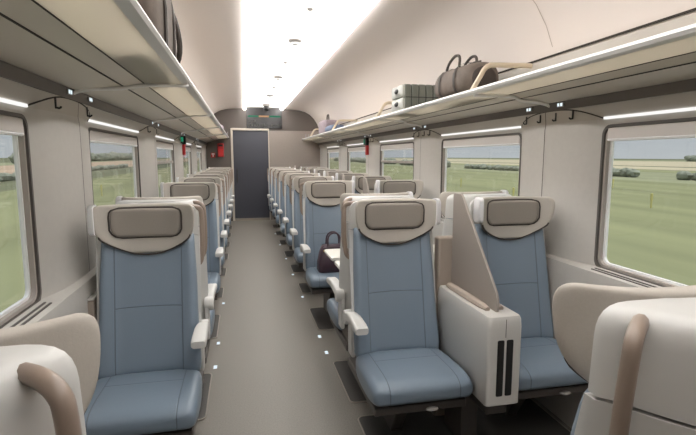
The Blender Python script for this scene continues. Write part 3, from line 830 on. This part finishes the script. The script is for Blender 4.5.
# ------------------------------------------------------------------ countryside
def ground():
    m = bpy.data.materials.new('fields'); m.use_nodes = True; nt = m.node_tree; L = nt.links; b = nt.nodes['Principled BSDF']
    b.inputs['Roughness'].default_value = 1; b.inputs['Specular IOR Level'].default_value = 0
    tc = nt.nodes.new('ShaderNodeTexCoord'); mp = nt.nodes.new('ShaderNodeMapping'); mp.inputs['Scale'].default_value = (.35, .03, .1)
    n = nt.nodes.new('ShaderNodeTexNoise'); n.inputs['Scale'].default_value = 1; n.inputs['Detail'].default_value = 5
    L.new(tc.outputs['Object'], mp.inputs[0]); L.new(mp.outputs[0], n.inputs[0])
    sep = nt.nodes.new('ShaderNodeSeparateXYZ'); L.new(tc.outputs['Object'], sep.inputs[0])
    mr = nt.nodes.new('ShaderNodeMapRange'); mr.inputs['From Min'].default_value = -500; mr.inputs['From Max'].default_value = 500
    L.new(sep.outputs[0], mr.inputs['Value'])
    ramp = nt.nodes.new('ShaderNodeValToRGB'); ramp.color_ramp.interpolation = 'CONSTANT'
    green = srgb(146, 150, 118); g2 = srgb(152, 156, 130); tan = srgb(190, 182, 160); br = srgb(188, 168, 150); dk = srgb(120, 124, 104)
    bands = [(-500, dk), (-110, g2), (-75, br), (-32, dk), (-22, green), (45.5, dk), (46.5, g2), (74, green), (88, tan), (112, dk), (120, tan), (240, g2), (300, dk)]
    els = ramp.color_ramp.elements
    while len(els) < len(bands): els.new(.5)
    for e, (x, c) in zip(els, bands): e.position = (x+500)/1000; e.color = c
    L.new(mr.outputs[0], ramp.inputs[0])
    mx = nt.nodes.new('ShaderNodeMixRGB'); mx.blend_type = 'MULTIPLY'; mx.inputs[0].default_value = 1
    r2 = nt.nodes.new('ShaderNodeValToRGB'); r2.color_ramp.elements[0].position = .3; r2.color_ramp.elements[1].position = .7
    r2.color_ramp.elements[0].color = (.8, .8, .8, 1); r2.color_ramp.elements[1].color = (1.08, 1.08, 1.04, 1)
    L.new(n.outputs[0], r2.inputs[0]); L.new(ramp.outputs[0], mx.inputs[1]); L.new(r2.outputs[0], mx.inputs[2]); L.new(mx.outputs[0], b.inputs['Base Color'])
    bm = new(); G = -1.48
    box(bm, -500, 500, -700, 1200, G-.5, G)
    return struct(finish('ground', bm, m, smooth=False))
ground()
G = -1.48
def shrub(kind, label, x, y, w, l, h, group):
    t = thing(kind, label, 'shrub', (x, y, G), 0, group)
    bm = new()
    rng = random.Random(int(abs(x*7+y*13)))
    n = max(6, int(l/(h*.9)))
    for i in range(n):
        r = h*.5*rng.uniform(.75, 1.15)
        yy = -l/2+l*(i+.5)/n
        sphere(bm, (rng.uniform(-.3, .3)*w, yy, r*.85), 1, 10, 7, (r*1.2, r*1.7, r))
    for v in bm.verts: v.co += Vector((rng.uniform(-.1, .1)*h, rng.uniform(-.15, .15)*h, rng.uniform(-.06, .08)*h))
    f = finish('foliage', bm, M['leaf'], t)
    f['kind'] = 'stuff'
    bm = new()
    lathe(bm, [(.18, 0), (.12, h*.4)], (0, 0, 0), 8); finish('trunk', bm, M['trunk'], t)
right_shrubs = [(54, 68, 22, 1.5), (54, 98, 22, 1.2), (54, 44, 12, 1.1), (53, 30, 6, .8), (54, 140, 40, 1.9), (56, 200, 50, 2.2), (60, 280, 70, 2.4), (260, 222, 34, 4)]
for i, (x, y, l, h) in enumerate(right_shrubs): shrub('hedge', 'hedge clump in the fields beyond the right windows, %s in its row' % ORD[i], x, y, 2, l, h, 'hedges beyond the right windows')
left_shrubs = [(-30, 116, 46, 1.0), (-30, 190, 60, 1.3), (-90, 300, 160, 5.0), (-95, 450, 120, 6.0), (-28, 58, 30, 1.0)]
for i, (x, y, l, h) in enumerate(left_shrubs): shrub('hedge', 'hedge clump in the fields beyond the left windows, %s in its row' % ORD[i], x, y, 2, l, h, 'hedges beyond the left windows')
posts = [(17.7, 29, 'in front of the second right window'), (20.4, 42.6, 'left in the second right window'), (22.6, 22.8, 'seen through the nearest right window'), (33.5, 38.2, 'far out beyond the nearest right window'), (-10.2, 38.5, 'seen through the second left window')]  # reflections of lights in the window glass, built as posts outside
for x, y, lab in posts:
    t = thing('reflection_post', 'thin yellow post standing in for a light reflection, ' + lab, 'post', (x, y, G), 0, 'light reflections built as yellow posts')
    bm = new(); lathe(bm, [(.045, 0), (.045, .8), (.0, .86)], (0, 0, 0), 8); finish('stake', bm, M['yellow'], t)
    bm = new(); box(bm, -.06, .06, -.04, .04, .45, .82); finish('cap', bm, M['yellow'], t, bevel=.01)

# ------------------------------------------------------------------ light and camera
w = bpy.data.worlds.new('overcast'); SC.world = w; w.use_nodes = True; nt = w.node_tree
bg = nt.nodes['Background']
tc = nt.nodes.new('ShaderNodeTexCoord'); sep = nt.nodes.new('ShaderNodeSeparateXYZ'); ramp = nt.nodes.new('ShaderNodeValToRGB')
nt.links.new(tc.outputs['Generated'], sep.inputs[0]); nt.links.new(sep.outputs[2], ramp.inputs[0])
ramp.color_ramp.elements[0].position = 0; ramp.color_ramp.elements[0].color = (.44, .465, .485, 1)
ramp.color_ramp.elements[1].position = .5; ramp.color_ramp.elements[1].color = (.5, .53, .57, 1)
e = ramp.color_ramp.elements.new(.07); e.color = (.42, .45, .48, 1)
nz = nt.nodes.new('ShaderNodeTexNoise'); nz.inputs['Scale'].default_value = 5; nz.inputs['Detail'].default_value = 4
mpn = nt.nodes.new('ShaderNodeMapping'); mpn.inputs['Scale'].default_value = (1, 1, 4)
nt.links.new(tc.outputs['Generated'], mpn.inputs[0]); nt.links.new(mpn.outputs[0], nz.inputs[0])
r2 = nt.nodes.new('ShaderNodeValToRGB'); r2.color_ramp.elements[0].color = (.85, .85, .86, 1); r2.color_ramp.elements[1].color = (1.12, 1.12, 1.1, 1)
nt.links.new(nz.outputs[0], r2.inputs[0])
mx = nt.nodes.new('ShaderNodeMixRGB'); mx.blend_type = 'MULTIPLY'; mx.inputs[0].default_value = 1
nt.links.new(ramp.outputs[0], mx.inputs[1]); nt.links.new(r2.outputs[0], mx.inputs[2]); nt.links.new(mx.outputs[0], bg.inputs[0])
bg.inputs[1].default_value = 1.0
sun = bpy.data.lights.new('sun', 'SUN'); sun.energy = 2.4; sun.angle = math.radians(25); sun.color = (1, .96, .9)
so = bpy.data.objects.new('sun', sun); COL.objects.link(so); so.rotation_euler = (math.radians(12), math.radians(6), 0)

F_PX, VPX, VPY, HC = 480., 242., 156.5, 1.42
d = Vector(((VPX-348)/F_PX, (217.5-VPY)/F_PX, -1)).normalized()     # world +Y seen from the camera
z = Vector((0, -d.z, d.y)).normalized(); x = d.cross(z)
R = Matrix((x, d, z))                                                # rows: world axes in camera coordinates
cam = bpy.data.cameras.new('camera'); co = bpy.data.objects.new('camera', cam); COL.objects.link(co)
cam.sensor_fit = 'HORIZONTAL'; cam.sensor_width = 36; cam.lens = 36*F_PX/696; cam.clip_start = .02; cam.clip_end = 3000
co.matrix_world = Matrix.Translation((0, 0, HC)) @ R.to_4x4()
SC.camera = co
vs = SC.view_settings
vs.view_transform = 'Standard'; vs.look = 'None'; vs.gamma = 1; vs.use_curve_mapping = False; vs.exposure = .25
SC.cycles.use_denoising = True
SC.cycles.max_bounces = 10; SC.cycles.diffuse_bounces = 7; SC.cycles.glossy_bounces = 4; SC.cycles.transparent_max_bounces = 12
SC.cycles.sample_clamp_indirect = 6
